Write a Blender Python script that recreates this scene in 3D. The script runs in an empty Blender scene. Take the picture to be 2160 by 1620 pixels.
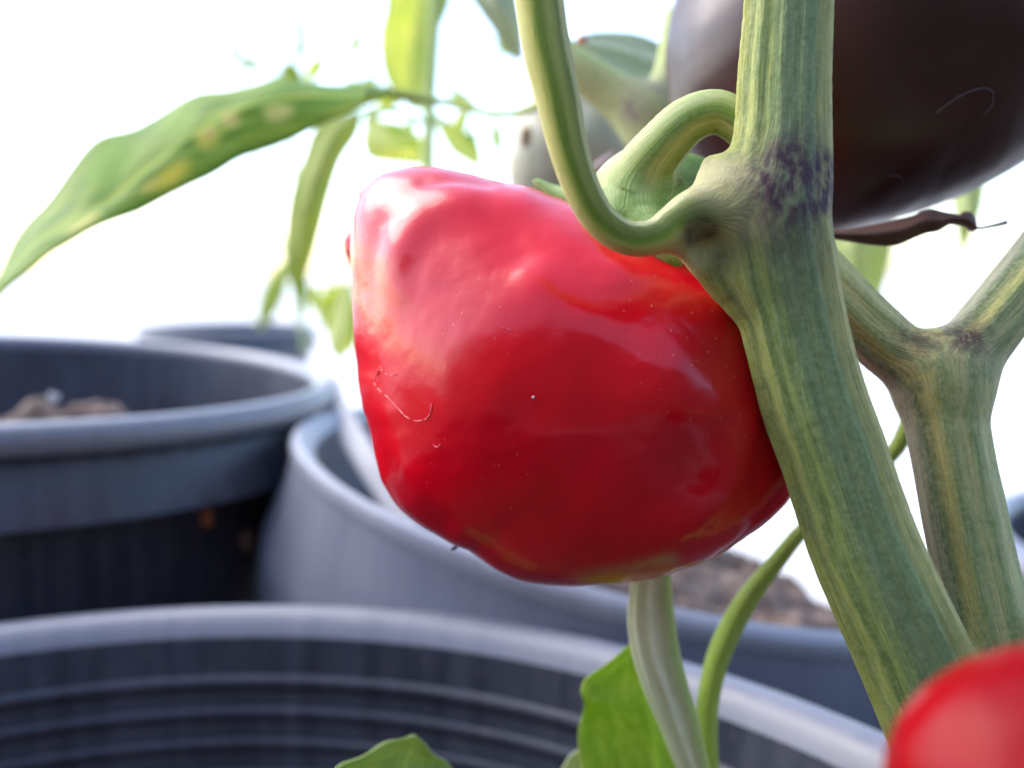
import bpy, bmesh, math, random
import numpy as np
from mathutils import Vector, Matrix
import openvdb

C = bpy.context.scene.collection
SC = bpy.context.scene
rad = math.radians
rng = np.random.default_rng(7)

# ------------------------------------------------------------------ camera
CAM_Z = 0.34                       # camera height above the ground (m)
PITCH = rad(7.0)                   # looking slightly down
F = 1870.0                         # focal length in photo pixels (2160 wide)
cam = bpy.data.cameras.new('camera')
camo = bpy.data.objects.new('camera', cam); C.objects.link(camo)
camo.location = (0, 0, CAM_Z)
camo.rotation_euler = (rad(90) - PITCH, 0, 0)
cam.sensor_width = 36.0
cam.lens = 36.0 * F / 2160.0
cam.clip_start = 0.005
cam.clip_end = 500.0
cam.dof.use_dof = True
cam.dof.focus_distance = 0.1115
cam.dof.aperture_fstop = (cam.lens / 1000.0) / 0.0026
SC.camera = camo

# ------------------------------------------------------------------ sky, sun, exposure
SUN_EL, SUN_AZ = rad(46), rad(-64)          # azimuth from +Y (ahead), negative = left
w = bpy.data.worlds.new('World'); SC.world = w; w.use_nodes = True
nt = w.node_tree; nt.nodes.clear()
sky = nt.nodes.new('ShaderNodeTexSky'); sky.sky_type = 'NISHITA'; sky.sun_disc = False
sky.sun_elevation = SUN_EL; sky.sun_rotation = SUN_AZ
sky.air_density = 1.0; sky.dust_density = 1.5; sky.ozone_density = 1.0
bg = nt.nodes.new('ShaderNodeBackground'); bg.inputs['Strength'].default_value = 0.15
out = nt.nodes.new('ShaderNodeOutputWorld')
nt.links.new(sky.outputs[0], bg.inputs[0]); nt.links.new(bg.outputs[0], out.inputs[0])
sun = bpy.data.lights.new('sun', 'SUN'); sun.energy = 0.8; sun.angle = rad(50); sun.color = (1, .95, .87)
suno = bpy.data.objects.new('sun', sun); C.objects.link(suno)
sd = Vector((math.sin(SUN_AZ) * math.cos(SUN_EL), math.cos(SUN_AZ) * math.cos(SUN_EL), math.sin(SUN_EL)))
suno.rotation_euler = sd.to_track_quat('Z', 'Y').to_euler(); suno.location = (-1, 1, 3)
SC.view_settings.view_transform = 'Standard'; SC.view_settings.look = 'None'
SC.view_settings.exposure = 2.0; SC.view_settings.gamma = 1.0
SC.cycles.max_bounces = 10

# ------------------------------------------------------------------ helpers
RC = np.array([[1, 0, 0], [0, math.sin(PITCH), math.cos(PITCH)], [0, math.cos(PITCH), -math.sin(PITCH)]])
# rows: camera right, camera up, camera forward in world axes
RIGHT = np.array([1, 0, 0.]); UP = np.array([0, math.sin(PITCH), math.cos(PITCH)]); FWD = np.array([0, math.cos(PITCH), -math.sin(PITCH)])
CAM = np.array([0, 0, CAM_Z])

def P(px, py, d):
    """the point of the place that lies d metres deep on the sight line of a photo pixel"""
    return CAM + RIGHT * ((px - 1080) / F * d) + UP * (-(py - 810) / F * d) + FWD * d

def PROJ(p):
    q = np.asarray(p) - CAM
    d = q @ FWD
    return np.stack([1080 + F * (q @ RIGHT) / d, 810 - F * (q @ UP) / d], -1), d

def catmull(pts, n):
    pts = np.asarray(pts, float)
    e = np.vstack([2 * pts[0] - pts[1], pts, 2 * pts[-1] - pts[-2]])
    outp = []
    for i in range(len(pts) - 1):
        p0, p1, p2, p3 = e[i], e[i + 1], e[i + 2], e[i + 3]
        for t in np.linspace(0, 1, n, endpoint=False):
            outp.append(.5 * (2 * p1 + (p2 - p0) * t + (2 * p0 - 5 * p1 + 4 * p2 - p3) * t * t + (3 * p1 - p0 - 3 * p2 + p3) * t ** 3))
    outp.append(pts[-1])
    return np.array(outp)

def thing(name, label, cat, loc=(0, 0, 0), group=None):
    o = bpy.data.objects.new(name, None); C.objects.link(o)
    o.empty_display_size = .01
    o.location = loc; o['label'] = label; o['category'] = cat
    if group: o['group'] = group
    return o

def mesh_obj(name, V, Fc, mat, parent=None, attrs=None, smooth=True, normals=None):
    me = bpy.data.meshes.new(name)
    V = np.asarray(V, float)
    if parent is not None:
        V = V - np.array(parent_loc(parent))
    me.from_pydata(V.tolist(), [], [list(map(int, f)) for f in Fc] if not isinstance(Fc, list) else Fc)
    me.update()
    if smooth: me.polygons.foreach_set('use_smooth', [True] * len(me.polygons))
    for k, a in (attrs or {}).items():
        a = np.asarray(a, np.float32)
        if a.ndim == 1:
            at = me.attributes.new(k, 'FLOAT', 'POINT'); at.data.foreach_set('value', a)
        else:
            at = me.attributes.new(k, 'FLOAT_VECTOR', 'POINT'); at.data.foreach_set('vector', a.ravel())
    if mat: me.materials.append(mat)
    if normals is not None:
        me.normals_split_custom_set_from_vertices([tuple(n) for n in normals])
    o = bpy.data.objects.new(name, me); C.objects.link(o)
    if parent: o.parent = parent
    return o

def parent_loc(p):
    v = Vector(p.location)
    while p.parent:
        p = p.parent; v = v + Vector(p.location)
    return v

def tag(o, label, cat, group=None):
    o['label'] = label; o['category'] = cat
    if group: o['group'] = group
    return o

# ---- value noise for shaping geometry
def vnoise(p, seed=0):
    p = np.asarray(p, float); i = np.floor(p).astype(int); f = p - i; f = f * f * (3 - 2 * f)
    def h(a):
        n = (a[:, 0] * 374761393 + a[:, 1] * 668265263 + a[:, 2] * 2147483647 + seed * 974634777) & 0xffffffff
        n = ((n ^ (n >> 13)) * 1274126177) & 0xffffffff
        return ((n ^ (n >> 16)) & 0xffff) / 65535.0
    r = 0
    for dx in (0, 1):
        for dy in (0, 1):
            for dz in (0, 1):
                wgt = (f[:, 0] if dx else 1 - f[:, 0]) * (f[:, 1] if dy else 1 - f[:, 1]) * (f[:, 2] if dz else 1 - f[:, 2])
                r = r + wgt * h(i + np.array([dx, dy, dz]))
    return r * 2 - 1

# ---- swept tubes
def frames(path):
    T = np.gradient(path, axis=0); T /= np.linalg.norm(T, axis=1)[:, None]
    Nn = []; 
    for p, t in zip(path, T):
        r = CAM - p; r = r - t * (r @ t); L = np.linalg.norm(r)
        Nn.append(r / max(L, 1e-9))
    Nn = np.array(Nn)
    B = np.cross(Nn, T)
    return T, Nn, B

def tube_geo(pts, n=6, seg=20, rib=0.0, ribn=5, flat=1.0, px=True, cap=True, phase=0.):
    """pts: (px, py, depth, half width in px) or (x, y, z, r) when px is False"""
    pts = np.asarray(pts, float)
    if px:
        q = np.array([np.append(P(a[0], a[1], a[2]), a[3] * a[2] / F) for a in pts])
    else:
        q = pts
    s = catmull(q, n)
    path, r = s[:, :3], np.maximum(s[:, 3], 1e-5)
    T, Nn, B = frames(path)
    L = np.concatenate([[0], np.cumsum(np.linalg.norm(np.diff(path, axis=0), axis=1))])
    ang = np.linspace(-np.pi, np.pi, seg, endpoint=False)
    V, sc, an = [], [], []
    for i in range(len(path)):
        rr = r[i] * (1 + rib * np.cos(ribn * ang + phase) + rib * .5 * np.cos((ribn + 2) * ang + 1 + phase))
        V.append(path[i] + np.outer(rr * np.cos(ang) * flat, Nn[i]) + np.outer(rr * np.sin(ang), B[i]))
        sc.append(np.stack([np.cos(ang), np.sin(ang), np.full(seg, L[i] * 100)], 1)); an.append(ang / np.pi)
    V = np.vstack(V); sc = np.vstack(sc); an = np.concatenate(an)
    Fc = []
    m = len(path)
    for i in range(m - 1):
        for j in range(seg):
            k = (j + 1) % seg
            Fc.append([i * seg + j, i * seg + k, (i + 1) * seg + k, (i + 1) * seg + j])
    if cap:
        for i, end in ((0, 0), (m - 1, 1)):
            V = np.vstack([V, path[i] + (T[i] if end else -T[i]) * r[i] * .4]); c = len(V) - 1
            sc = np.vstack([sc, [0, 0, L[i] * 100]]); an = np.append(an, 0)
            for j in range(seg):
                k = (j + 1) % seg
                Fc.append([c, i * seg + j, i * seg + k] if end else [c, i * seg + k, i * seg + j])
    return V, Fc, {'sc': sc, 'ang': an}

def tube(name, pts, mat, parent=None, **kw):
    V, Fc, at = tube_geo(pts, **kw)
    # outward orientation follows the frame's handedness
    o = mesh_obj(name, V, Fc, mat, parent, at)
    bm = bmesh.new(); bm.from_mesh(o.data); bmesh.ops.recalc_face_normals(bm, faces=bm.faces); bm.to_mesh(o.data); bm.free()
    return o

# ---- lathe with optional tilt and rim deformation
def lathe(name, prof, mat, parent, cen, tilt=(0, 0), seg=144, dz=None, wob=None, closed=True, dr=None):
    prof = np.asarray(prof, float); th = np.linspace(0, 2 * np.pi, seg, endpoint=False)
    V = []; sc = []
    for t in th:
        c, s = math.cos(t), math.sin(t)
        k = 1 + (wob(t) if wob else 0)
        rr = prof[:, 0] * k + (dr(t, prof[:, 1]) if dr else 0)
        x = rr * c; y = rr * s
        z = prof[:, 1] + tilt[0] * x + tilt[1] * y + (dz(t, prof[:, 1]) if dz else 0)
        V.append(np.stack([cen[0] + x, cen[1] + y, cen[2] + z], 1))
        sc.append(np.stack([np.full(len(prof), c), np.full(len(prof), s), prof[:, 1]], 1))
    m = len(prof); V = np.vstack(V); sc = np.vstack(sc); Fc = []
    for i in range(seg):
        k = (i + 1) % seg
        for j in range(m if closed else m - 1):
            l = (j + 1) % m
            Fc.append([i * m + j, k * m + j, k * m + l, i * m + l])
    o = mesh_obj(name, V, Fc, mat, parent, {'sc': sc})
    bm = bmesh.new(); bm.from_mesh(o.data); bmesh.ops.recalc_face_normals(bm, faces=bm.faces)
    bm.to_mesh(o.data); bm.free()
    try: o.data.set_sharp_from_angle(angle=rad(50))
    except Exception: pass
    return o

# ---- leaves: stations of (left, midrib, right) points, each (px, py, depth)
def leaf(name, stations, mat, parent, n=8, m=9, thick=.00035, wave=0., seed=0, cup=0.):
    st = np.array([[P(*a) for a in s] for s in stations])         # k,3,3
    k = len(st)
    L = catmull(st[:, 0], n); M = catmull(st[:, 1], n); R = catmull(st[:, 2], n)
    rows = len(L); V = []; at = []
    for i in range(rows):
        v = i / (rows - 1)
        for j in range(2 * m + 1):
            u = (j - m) / m
            a, b = (M[i], R[i]) if u >= 0 else (M[i], L[i])
            p = a + (b - a) * abs(u)
            nrm = np.cross(R[i] - L[i], M[min(i + 1, rows - 1)] - M[max(i - 1, 0)]); nl = np.linalg.norm(nrm)
            nrm = nrm / nl if nl > 1e-12 else np.array([0, 0, 1.])
            wd = np.linalg.norm(R[i] - L[i])
            off = cup * wd * (abs(u) * (1 - abs(u))) + wave * wd * abs(u) ** 1.5 * math.sin(v * 19 + seed + (2.1 if u > 0 else 0)) \
                + .004 * wd * math.sin(v * 46 - abs(u) * 9 + seed) * (1 - abs(u))
            V.append(p + nrm * off); at.append((u, v, seed * .37))
    w_ = 2 * m + 1
    Fc = [[i * w_ + j, i * w_ + j + 1, (i + 1) * w_ + j + 1, (i + 1) * w_ + j] for i in range(rows - 1) for j in range(2 * m)]
    o = mesh_obj(name, V, Fc, mat, parent, {'lf': np.array(at)})
    md = o.modifiers.new('thickness', 'SOLIDIFY'); md.thickness = thick; md.offset = 0
    return o

# ---- smooth union of round-cone chains, meshed through a distance grid
def seg_sdf(X, a, b, ra, rb):
    ab = b - a; t = np.clip(((X - a) @ ab) / max(ab @ ab, 1e-12), 0, 1)
    return np.linalg.norm(X - a - t[..., None] * ab, axis=-1) - (ra + (rb - ra) * t)

def sdf_mesh(chains, h, k, extra=None):
    """chains: list of arrays (x,y,z,r). Returns verts, quads, normals"""
    allp = np.vstack(chains)
    lo = (allp[:, :3] - allp[:, 3:4]).min(0) - .004; hi = (allp[:, :3] + allp[:, 3:4]).max(0) + .004
    if extra is not None:
        for e in extra: lo = np.minimum(lo, e[0] - e[1].max() - .002); hi = np.maximum(hi, e[0] + e[1].max() + .002)
    N = np.ceil((hi - lo) / h).astype(int) + 1
    D = np.full(N, .02, np.float32)
    def boxed(blo, bhi):
        i0 = np.clip(np.floor((blo - lo) / h).astype(int), 0, N); i1 = np.clip(np.ceil((bhi - lo) / h).astype(int) + 1, 0, N)
        ax = [lo[q] + h * np.arange(i0[q], i1[q]) for q in range(3)]
        X = np.stack(np.meshgrid(*ax, indexing='ij'), -1)
        return tuple(slice(i0[q], i1[q]) for q in range(3)), X
    for ch in chains:
        d = np.full(N, .02, np.float32)
        for a, b in zip(ch[:-1], ch[1:]):
            mg = max(a[3], b[3]) + .009
            sl, X = boxed(np.minimum(a[:3], b[:3]) - mg, np.maximum(a[:3], b[:3]) + mg)
            d[sl] = np.minimum(d[sl], seg_sdf(X, a[:3], b[:3], a[3], b[3]))
        hh = np.clip(.5 + .5 * (D - d) / k, 0, 1)
        D = D * (1 - hh) + d * hh - k * hh * (1 - hh)
    for e in (extra or []):
        c, r3, R3 = e
        sl, X = boxed(c - r3.max() - .009, c + r3.max() + .009)
        q = (X - c) @ R3.T / r3
        L = np.linalg.norm(q, axis=-1); g = np.linalg.norm(q / r3, axis=-1)
        d = (L * (L - 1) / np.maximum(g, 1e-6)).astype(np.float32)
        hh = np.clip(.5 + .5 * (D[sl] - d) / k, 0, 1)
        D[sl] = D[sl] * (1 - hh) + d * hh - k * hh * (1 - hh)
    g = openvdb.FloatGrid(1.0)
    g.copyFromArray(D / h)
    pts, quads = g.convertToQuads(0.0)
    gr = np.stack(np.gradient(D), -1)
    ij = np.clip(np.round(pts).astype(int), 0, N - 1)
    i0 = np.clip(np.floor(pts).astype(int), 0, N - 2); f = pts - i0
    nr = 0
    for dx in (0, 1):
        for dy in (0, 1):
            for dz in (0, 1):
                wg = (f[:, 0] if dx else 1 - f[:, 0]) * (f[:, 1] if dy else 1 - f[:, 1]) * (f[:, 2] if dz else 1 - f[:, 2])
                nr = nr + wg[:, None] * gr[i0[:, 0] + dx, i0[:, 1] + dy, i0[:, 2] + dz]
    nr /= np.maximum(np.linalg.norm(nr, axis=1)[:, None], 1e-9)
    V = lo + pts * h
    # settle the vertices on the zero surface
    return V, np.asarray(quads), nr

def chain_px(pts, n=6):
    q = np.array([np.append(P(a[0], a[1], a[2]), a[3] * a[2] / F) for a in pts])
    return catmull(q, n)

def chain_coords(V, chains):
    """blended (cos u, sin u, length) coordinates and nearest chain per vertex"""
    ds, cs, an = [], [], []
    for ch in chains:
        path = ch[:, :3]; T, Nn, B = frames(path)
        L = np.concatenate([[0], np.cumsum(np.linalg.norm(np.diff(path, axis=0), axis=1))])
        best = np.full(len(V), 1e9); idx = np.zeros(len(V), int); tt = np.zeros(len(V))
        for i in range(len(path) - 1):
            ab = path[i + 1] - path[i]; t = np.clip(((V - path[i]) @ ab) / (ab @ ab), 0, 1)
            d = np.linalg.norm(V - path[i] - t[:, None] * ab, axis=1) - (ch[i, 3] + (ch[i + 1, 3] - ch[i, 3]) * t)
            m = d < best; best[m] = d[m]; idx[m] = i; tt[m] = t[m]
        j = np.minimum(idx + 1, len(path) - 1); t1 = tt[:, None]
        c = path[idx] * (1 - t1) + path[j] * t1
        nn = Nn[idx] * (1 - t1) + Nn[j] * t1; bb = B[idx] * (1 - t1) + B[j] * t1
        q = V - c; u = np.arctan2((q * bb).sum(1), (q * nn).sum(1))
        ds.append(best); an.append(u / np.pi)
        cs.append(np.stack([np.cos(u), np.sin(u), (L[idx] * (1 - tt) + L[j] * tt) * 100], 1))
    ds = np.array(ds); W = np.exp(-np.maximum(ds, 0) / .0018); W /= W.sum(0) + 1e-12
    sc = sum(W[i][:, None] * cs[i] for i in range(len(chains)))
    near = ds.argmin(0)
    ang = np.array(an)[near, np.arange(len(V))]
    global ANG
    ANG = np.array(an)
    return sc, ang, near, W

def split_parts(V, Q, N, near, groups, names, mats, parent, attrs):
    objs = []
    fn = near[Q]
    fl = np.array([groups[x] for x in fn[:, 0]])
    for gi, nm in enumerate(names):
        sel = Q[fl == gi]
        if not len(sel): continue
        u, inv = np.unique(sel, return_inverse=True); sel = inv.reshape(sel.shape)
        o = mesh_obj(nm, V[u], sel[:, ::-1].tolist() if FLIP else sel.tolist(), mats[gi], parent, {k: a[u] for k, a in attrs.items()}, normals=N[u])
        objs.append(o)
    return objs
FLIP = False

# ------------------------------------------------------------------ materials
def new_mat(name):
    m = bpy.data.materials.new(name); m.use_nodes = True
    t = m.node_tree; b = t.nodes['Principled BSDF']
    return m, t, b

class G:
    """little node-graph writer"""
    def __init__(s, t): s.t = t
    def n(s, typ, **kw):
        nd = s.t.nodes.new(typ)
        for k, v in kw.items():
            if k.startswith('i_'): nd.inputs[k[2:].replace('_', ' ')].default_value = v
            else: setattr(nd, k, v)
        return nd
    def l(s, a, b): s.t.links.new(a, b)
    def attr(s, name, typ='vec'):
        a = s.n('ShaderNodeAttribute', attribute_name=name)
        return a.outputs['Vector'] if typ == 'vec' else a.outputs['Fac']
    def obj(s): return s.n('ShaderNodeTexCoord').outputs['Object']
    def mapped(s, v, scale, loc=(0, 0, 0)):
        m = s.n('ShaderNodeMapping'); s.l(v, m.inputs['Vector'])
        m.inputs['Scale'].default_value = scale; m.inputs['Location'].default_value = loc
        return m.outputs[0]
    def noise(s, v, scale, detail=3, rough=.55, dist=0):
        a = s.n('ShaderNodeTexNoise'); s.l(v, a.inputs['Vector'])
        a.inputs['Scale'].default_value = scale; a.inputs['Detail'].default_value = detail
        a.inputs['Roughness'].default_value = rough; a.inputs['Distortion'].default_value = dist
        return a.outputs['Fac']
    def voro(s, v, scale, feature='F1'):
        a = s.n('ShaderNodeTexVoronoi', feature=feature); s.l(v, a.inputs['Vector']); a.inputs['Scale'].default_value = scale
        return a
    def ramp(s, f, stops, interp='LINEAR'):
        r = s.n('ShaderNodeValToRGB'); s.l(f, r.inputs[0]); r.color_ramp.interpolation = interp
        e = r.color_ramp.elements
        while len(e) < len(stops): e.new(.5)
        for el, (p, c) in zip(e, stops):
            el.position = p; el.color = (*c, 1) if not np.isscalar(c) else (c, c, c, 1)
        return r.outputs[0]
    def mix(s, f, a, b, typ='MIX'):
        m = s.n('ShaderNodeMix', data_type='RGBA', blend_type=typ)
        s._in(m.inputs[0], f); s._in(m.inputs[6], a); s._in(m.inputs[7], b)
        return m.outputs[2]
    def _in(s, sock, v):
        if isinstance(v, bpy.types.NodeSocket): s.l(v, sock)
        elif np.isscalar(v): sock.default_value = v
        else: sock.default_value = (*v, 1) if len(v) == 3 and len(sock.default_value) == 4 else v
    def math(s, op, a, b=0., clamp=False):
        m = s.n('ShaderNodeMath', operation=op, use_clamp=clamp); s._in(m.inputs[0], a); s._in(m.inputs[1], b)
        return m.outputs[0]
    def bump(s, h, strength, dist, prev=None):
        b = s.n('ShaderNodeBump'); s.l(h, b.inputs['Height']); b.inputs['Strength'].default_value = strength
        b.inputs['Distance'].default_value = dist
        if prev: s.l(prev, b.inputs['Normal'])
        return b.outputs[0]

def lin(r, g, b):
    f = lambda c: (c / 255 / 12.92) if c <= 10 else ((c / 255 + .055) / 1.055) ** 2.4
    return (f(r), f(g), f(b))

def pepper_mat(name, base, dark, spec=.5, rough=.3, speck=.5, coat=.3, sss=.12, mott=None, bumpd=.00012):
    m, t, b = new_mat(name); g = G(t); o = g.obj()
    n1 = g.noise(o, 38, 3); n2 = g.noise(o, 130, 4, .6)
    col = g.mix(g.ramp(n1, [(.35, 0.), (.68, 1.)]), base, dark)
    if mott: col = g.mix(g.math('MULTIPLY', g.ramp(n2, [(.45, 0.), (.75, 1.)]), .5), col, mott)
    if name.startswith('red'): col = g.mix(g.math('MULTIPLY', g.attr('unripe', 'f'), g.ramp(n2, [(.35, .3), (.6, 1.)])), col, (.55, .42, .17))
    if speck:
        v = g.voro(o, 900); dots = g.ramp(v.outputs['Distance'], [(.0, 1.), (.17, 0.)])
        area = g.ramp(g.noise(o, 45, 2), [(.46, 0.), (.62, 1.)])
        rnd = g.ramp(v.outputs['Color'], [(.45, 0.), (.6, 1.)])
        f = g.math('MULTIPLY', g.math('MULTIPLY', dots, area), g.math('MULTIPLY', rnd, speck))
        col = g.mix(f, col, (.80, .30, .20))
    g.l(col, b.inputs['Base Color'])
    rn = g.noise(o, 70, 4, .6)
    rr = g.ramp(rn, [(.3, rough * .8), (.7, rough * 1.35)]); g.l(rr, b.inputs['Roughness'])
    fine = g.noise(o, 1500, 2); mid = g.noise(o, 260, 3)
    bb = g.bump(mid, .2, bumpd * 2.2); bb = g.bump(fine, .25, bumpd * .35, bb)
    g.l(bb, b.inputs['Normal'])
    b.inputs['Subsurface Weight'].default_value = sss; b.inputs['Subsurface Radius'].default_value = (1, .12, .08)
    b.inputs['Subsurface Scale'].default_value = .006
    b.inputs['Coat Weight'].default_value = coat; b.inputs['Coat Roughness'].default_value = rough * .75
    b.inputs['Specular IOR Level'].default_value = spec
    return m

def stem_mat(name, stops, dark, light, tex=1., calyx=False, alt=None, purple=(.072, .024, .036), tan=(.40, .33, .12), rough=.55, has_masks=True, fuzz=.05):
    m, t, b = new_mat(name); g = G(t)
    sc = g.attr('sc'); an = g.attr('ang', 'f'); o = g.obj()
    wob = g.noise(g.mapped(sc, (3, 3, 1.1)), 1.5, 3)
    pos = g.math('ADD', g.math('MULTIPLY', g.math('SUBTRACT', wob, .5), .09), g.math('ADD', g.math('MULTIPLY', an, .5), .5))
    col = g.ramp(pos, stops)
    if alt:
        wa = g.attr('w_alt', 'f')
        pos2 = g.math('ADD', g.math('MULTIPLY', g.math('SUBTRACT', wob, .5), .05), g.math('ADD', g.math('MULTIPLY', g.attr('ang2', 'f'), .5), .5))
        col = g.mix(wa, col, g.ramp(pos2, alt)); tx = g.math('SUBTRACT', 1., g.math('MULTIPLY', wa, .75))
    st = g.noise(g.mapped(sc, (9, 9, .55)), 2.2, 5, .65)           # lengthwise stripes
    col = g.mix(g.math('MULTIPLY', g.ramp(st, [(.5, 0.), (.68, 1.)]), .5 * tex), col, dark)
    st2 = g.noise(g.mapped(sc, (13, 13, .8), (3, 1, 0)), 2.0, 5, .65)
    col = g.mix(g.math('MULTIPLY', g.ramp(st2, [(.54, 0.), (.70, 1.)]), .45 * tex), col, light)
    gr = g.noise(o, 1500, 3, .7)
    col = g.mix(g.math('MULTIPLY', g.ramp(gr, [(.42, 0.), (.68, 1.)]), .35 * tex), col, light)
    gr2 = g.noise(o, 520, 4, .7)
    col = g.mix(g.math('MULTIPLY', g.ramp(gr2, [(.5, 0.), (.7, 1.)]), .3 * tex), col, dark)
    if alt: col = g.mix(g.math('MULTIPLY', wa, .72), col, g.ramp(pos2, alt))
    if has_masks:
        tm = g.attr('m_tan', 'f'); pm = g.attr('m_purple', 'f'); ym = g.attr('m_brown', 'f')
        col = g.mix(tm, col, g.mix(gr2, tan, (.60, .52, .30)))
        blot = g.noise(g.mapped(o, (1, 1, .5)), 700, 3, .65)
        pf = g.math('MULTIPLY', pm, g.ramp(blot, [(.44, 1.), (.66, .35)]))
        col = g.mix(pf, col, g.mix(st, purple, (.045, .016, .034)))
        col = g.mix(g.math('MULTIPLY', ym, g.ramp(gr2, [(.3, 1.), (.75, .55)])), col, (.075, .045, .022))
    if calyx:
        col = g.mix(g.attr('m_calyx', 'f'), col, g.mix(g.ramp(gr2, [(.3, 0.), (.7, 1.)]), lin(84, 124, 44), lin(138, 164, 96)))
    g.l(col, b.inputs['Base Color'])
    b.inputs['Roughness'].default_value = rough
    h = g.bump(st, .8 * tex, .00055); h = g.bump(gr, .45 * tex, .00010, h)
    g.l(h, b.inputs['Normal'])
    b.inputs['Subsurface Weight'].default_value = .12; b.inputs['Subsurface Radius'].default_value = (.7, 1, .3)
    b.inputs['Subsurface Scale'].default_value = .002
    b.inputs['Sheen Weight'].default_value = fuzz; b.inputs['Sheen Roughness'].default_value = .4
    b.inputs['Specular IOR Level'].default_value = .25
    return m

def leaf_mat(name, green, yellow, spot=(.45, .2, .04), under=None, trans=.45, spots=.6, ysize=6., marks=(), veins=1.):
    m, t, b = new_mat(name); g = G(t); lf = g.attr('lf')
    sep = g.n('ShaderNodeSeparateXYZ'); g.l(lf, sep.inputs[0])
    u, v = sep.outputs[0], sep.outputs[1]
    n1 = g.noise(lf, ysize, 4, .6); n2 = g.noise(g.mapped(lf, (1, 3, 1)), 3.2, 3)
    col = g.mix(g.ramp(n1, [(.4, 0.), (.68, 1.)]), green, yellow)
    au = g.math('ABSOLUTE', u)
    # side veins
    vein = g.math('SINE', g.math('ADD', g.math('MULTIPLY', v, 55.), g.math('MULTIPLY', au, -12.)))
    vf = g.ramp(vein, [(.86, 0.), (1., 1.)])
    rib = g.ramp(au, [(.0, 1.), (.07, 0.)])
    vv = g.math('MAXIMUM', g.math('MULTIPLY', vf, .35), rib)
    col = g.mix(g.math('MULTIPLY', vv, .6 * veins), col, tuple(min(1, c * 1.6 + .05) for c in yellow))
    if spots:
        s = g.ramp(g.noise(lf, ysize * .8, 2), [(.63, 0.), (.72, spots)])
        col = g.mix(s, col, (.6, .45, .05)); s2 = g.ramp(g.noise(lf, ysize * .8, 2), [(.72, 0.), (.78, spots)])
        col = g.mix(s2, col, spot)
    for (mu, mv, ru, rv, mc) in marks:
        du = g.math('DIVIDE', g.math('SUBTRACT', u, mu), ru); dv = g.math('DIVIDE', g.math('SUBTRACT', v, mv), rv)
        dd = g.math('SQRT', g.math('ADD', g.math('MULTIPLY', du, du), g.math('MULTIPLY', dv, dv)))
        dd = g.math('ADD', dd, g.math('MULTIPLY', g.math('SUBTRACT', n1, .5), 1.1))
        col = g.mix(g.ramp(dd, [(.35, .9), (1., 0.)]), col, mc)
    g.l(col, b.inputs['Base Color']); b.inputs['Roughness'].default_value = .55
    b.inputs['Specular IOR Level'].default_value = .2
    g.l(g.bump(g.math('SUBTRACT', n2, vv), .35, .0006), b.inputs['Normal'])
    tr = g.n('ShaderNodeBsdfTranslucent'); g.l(g.mix(1., col, (1., 1., .55), 'MULTIPLY'), tr.inputs[0])
    mx = g.n('ShaderNodeMixShader'); mx.inputs[0].default_value = trans
    o = t.nodes['Material Output']; g.l(b.outputs[0], mx.inputs[1]); g.l(tr.outputs[0], mx.inputs[2]); g.l(mx.outputs[0], o.inputs[0])
    return m

def plastic_mat(name, base, dust, rough=.35, amt=.5):
    m, t, b = new_mat(name); g = G(t); sc = g.attr('sc'); o = g.obj()
    streak = g.noise(g.mapped(sc, (14, 14, 3)), 2.0, 5, .6)
    blot = g.noise(o, 24, 4, .6); fine = g.noise(o, 420, 3, .7)
    f = g.math('MULTIPLY', g.math('ADD', g.math('MULTIPLY', g.ramp(streak, [(.42, 0.), (.75, 1.)]), .6), g.math('MULTIPLY', g.ramp(blot, [(.4, 0.), (.75, 1.)]), .5)), amt)
    col = g.mix(f, base, dust)
    col = g.mix(g.math('MULTIPLY', g.ramp(fine, [(.6, 0.), (.8, 1.)]), .3), col, dust)
    sp = g.ramp(g.noise(o, 190, 5, .75), [(.56, 0.), (.70, 1.)])
    col = g.mix(g.math('MULTIPLY', sp, .22), col, (.20, .165, .14))
    sp2 = g.ramp(g.voro(g.mapped(o, (1, 1, 1)), 160).outputs['Distance'], [(.06, 1.), (.12, 0.)])
    col = g.mix(g.math('MULTIPLY', sp2, .35), col, (.22, .18, .15))
    g.l(col, b.inputs['Base Color'])
    g.l(g.ramp(streak, [(.3, rough), (.75, min(1, rough * 1.7))]), b.inputs['Roughness'])
    g.l(g.bump(fine, .15, .0004), b.inputs['Normal'])
    return m

def soil_mat(name, c1, c2):
    m, t, b = new_mat(name); g = G(t); o = g.obj()
    n = g.noise(o, 90, 6, .7); n2 = g.noise(o, 500, 4, .7)
    col = g.mix(g.ramp(n, [(.35, 0.), (.65, 1.)]), c1, c2)
    col = g.mix(g.math('MULTIPLY', g.ramp(n2, [(.62, 0.), (.72, 1.)]), .6), col, (.35, .27, .22))
    g.l(col, b.inputs['Base Color']); b.inputs['Roughness'].default_value = .95
    g.l(g.bump(n2, .8, .002), b.inputs['Normal'])
    return m

def flat_mat(name, col, rough=.7, vary=.4, scale=200):
    m, t, b = new_mat(name); g = G(t); o = g.obj()
    n = g.noise(o, scale, 4, .6)
    g.l(g.mix(n, tuple(c * (1 - vary) for c in col), tuple(min(1, c * (1 + vary)) for c in col)), b.inputs['Base Color'])
    b.inputs['Roughness'].default_value = rough
    g.l(g.bump(n, .4, .0004), b.inputs['Normal'])
    return m

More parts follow.
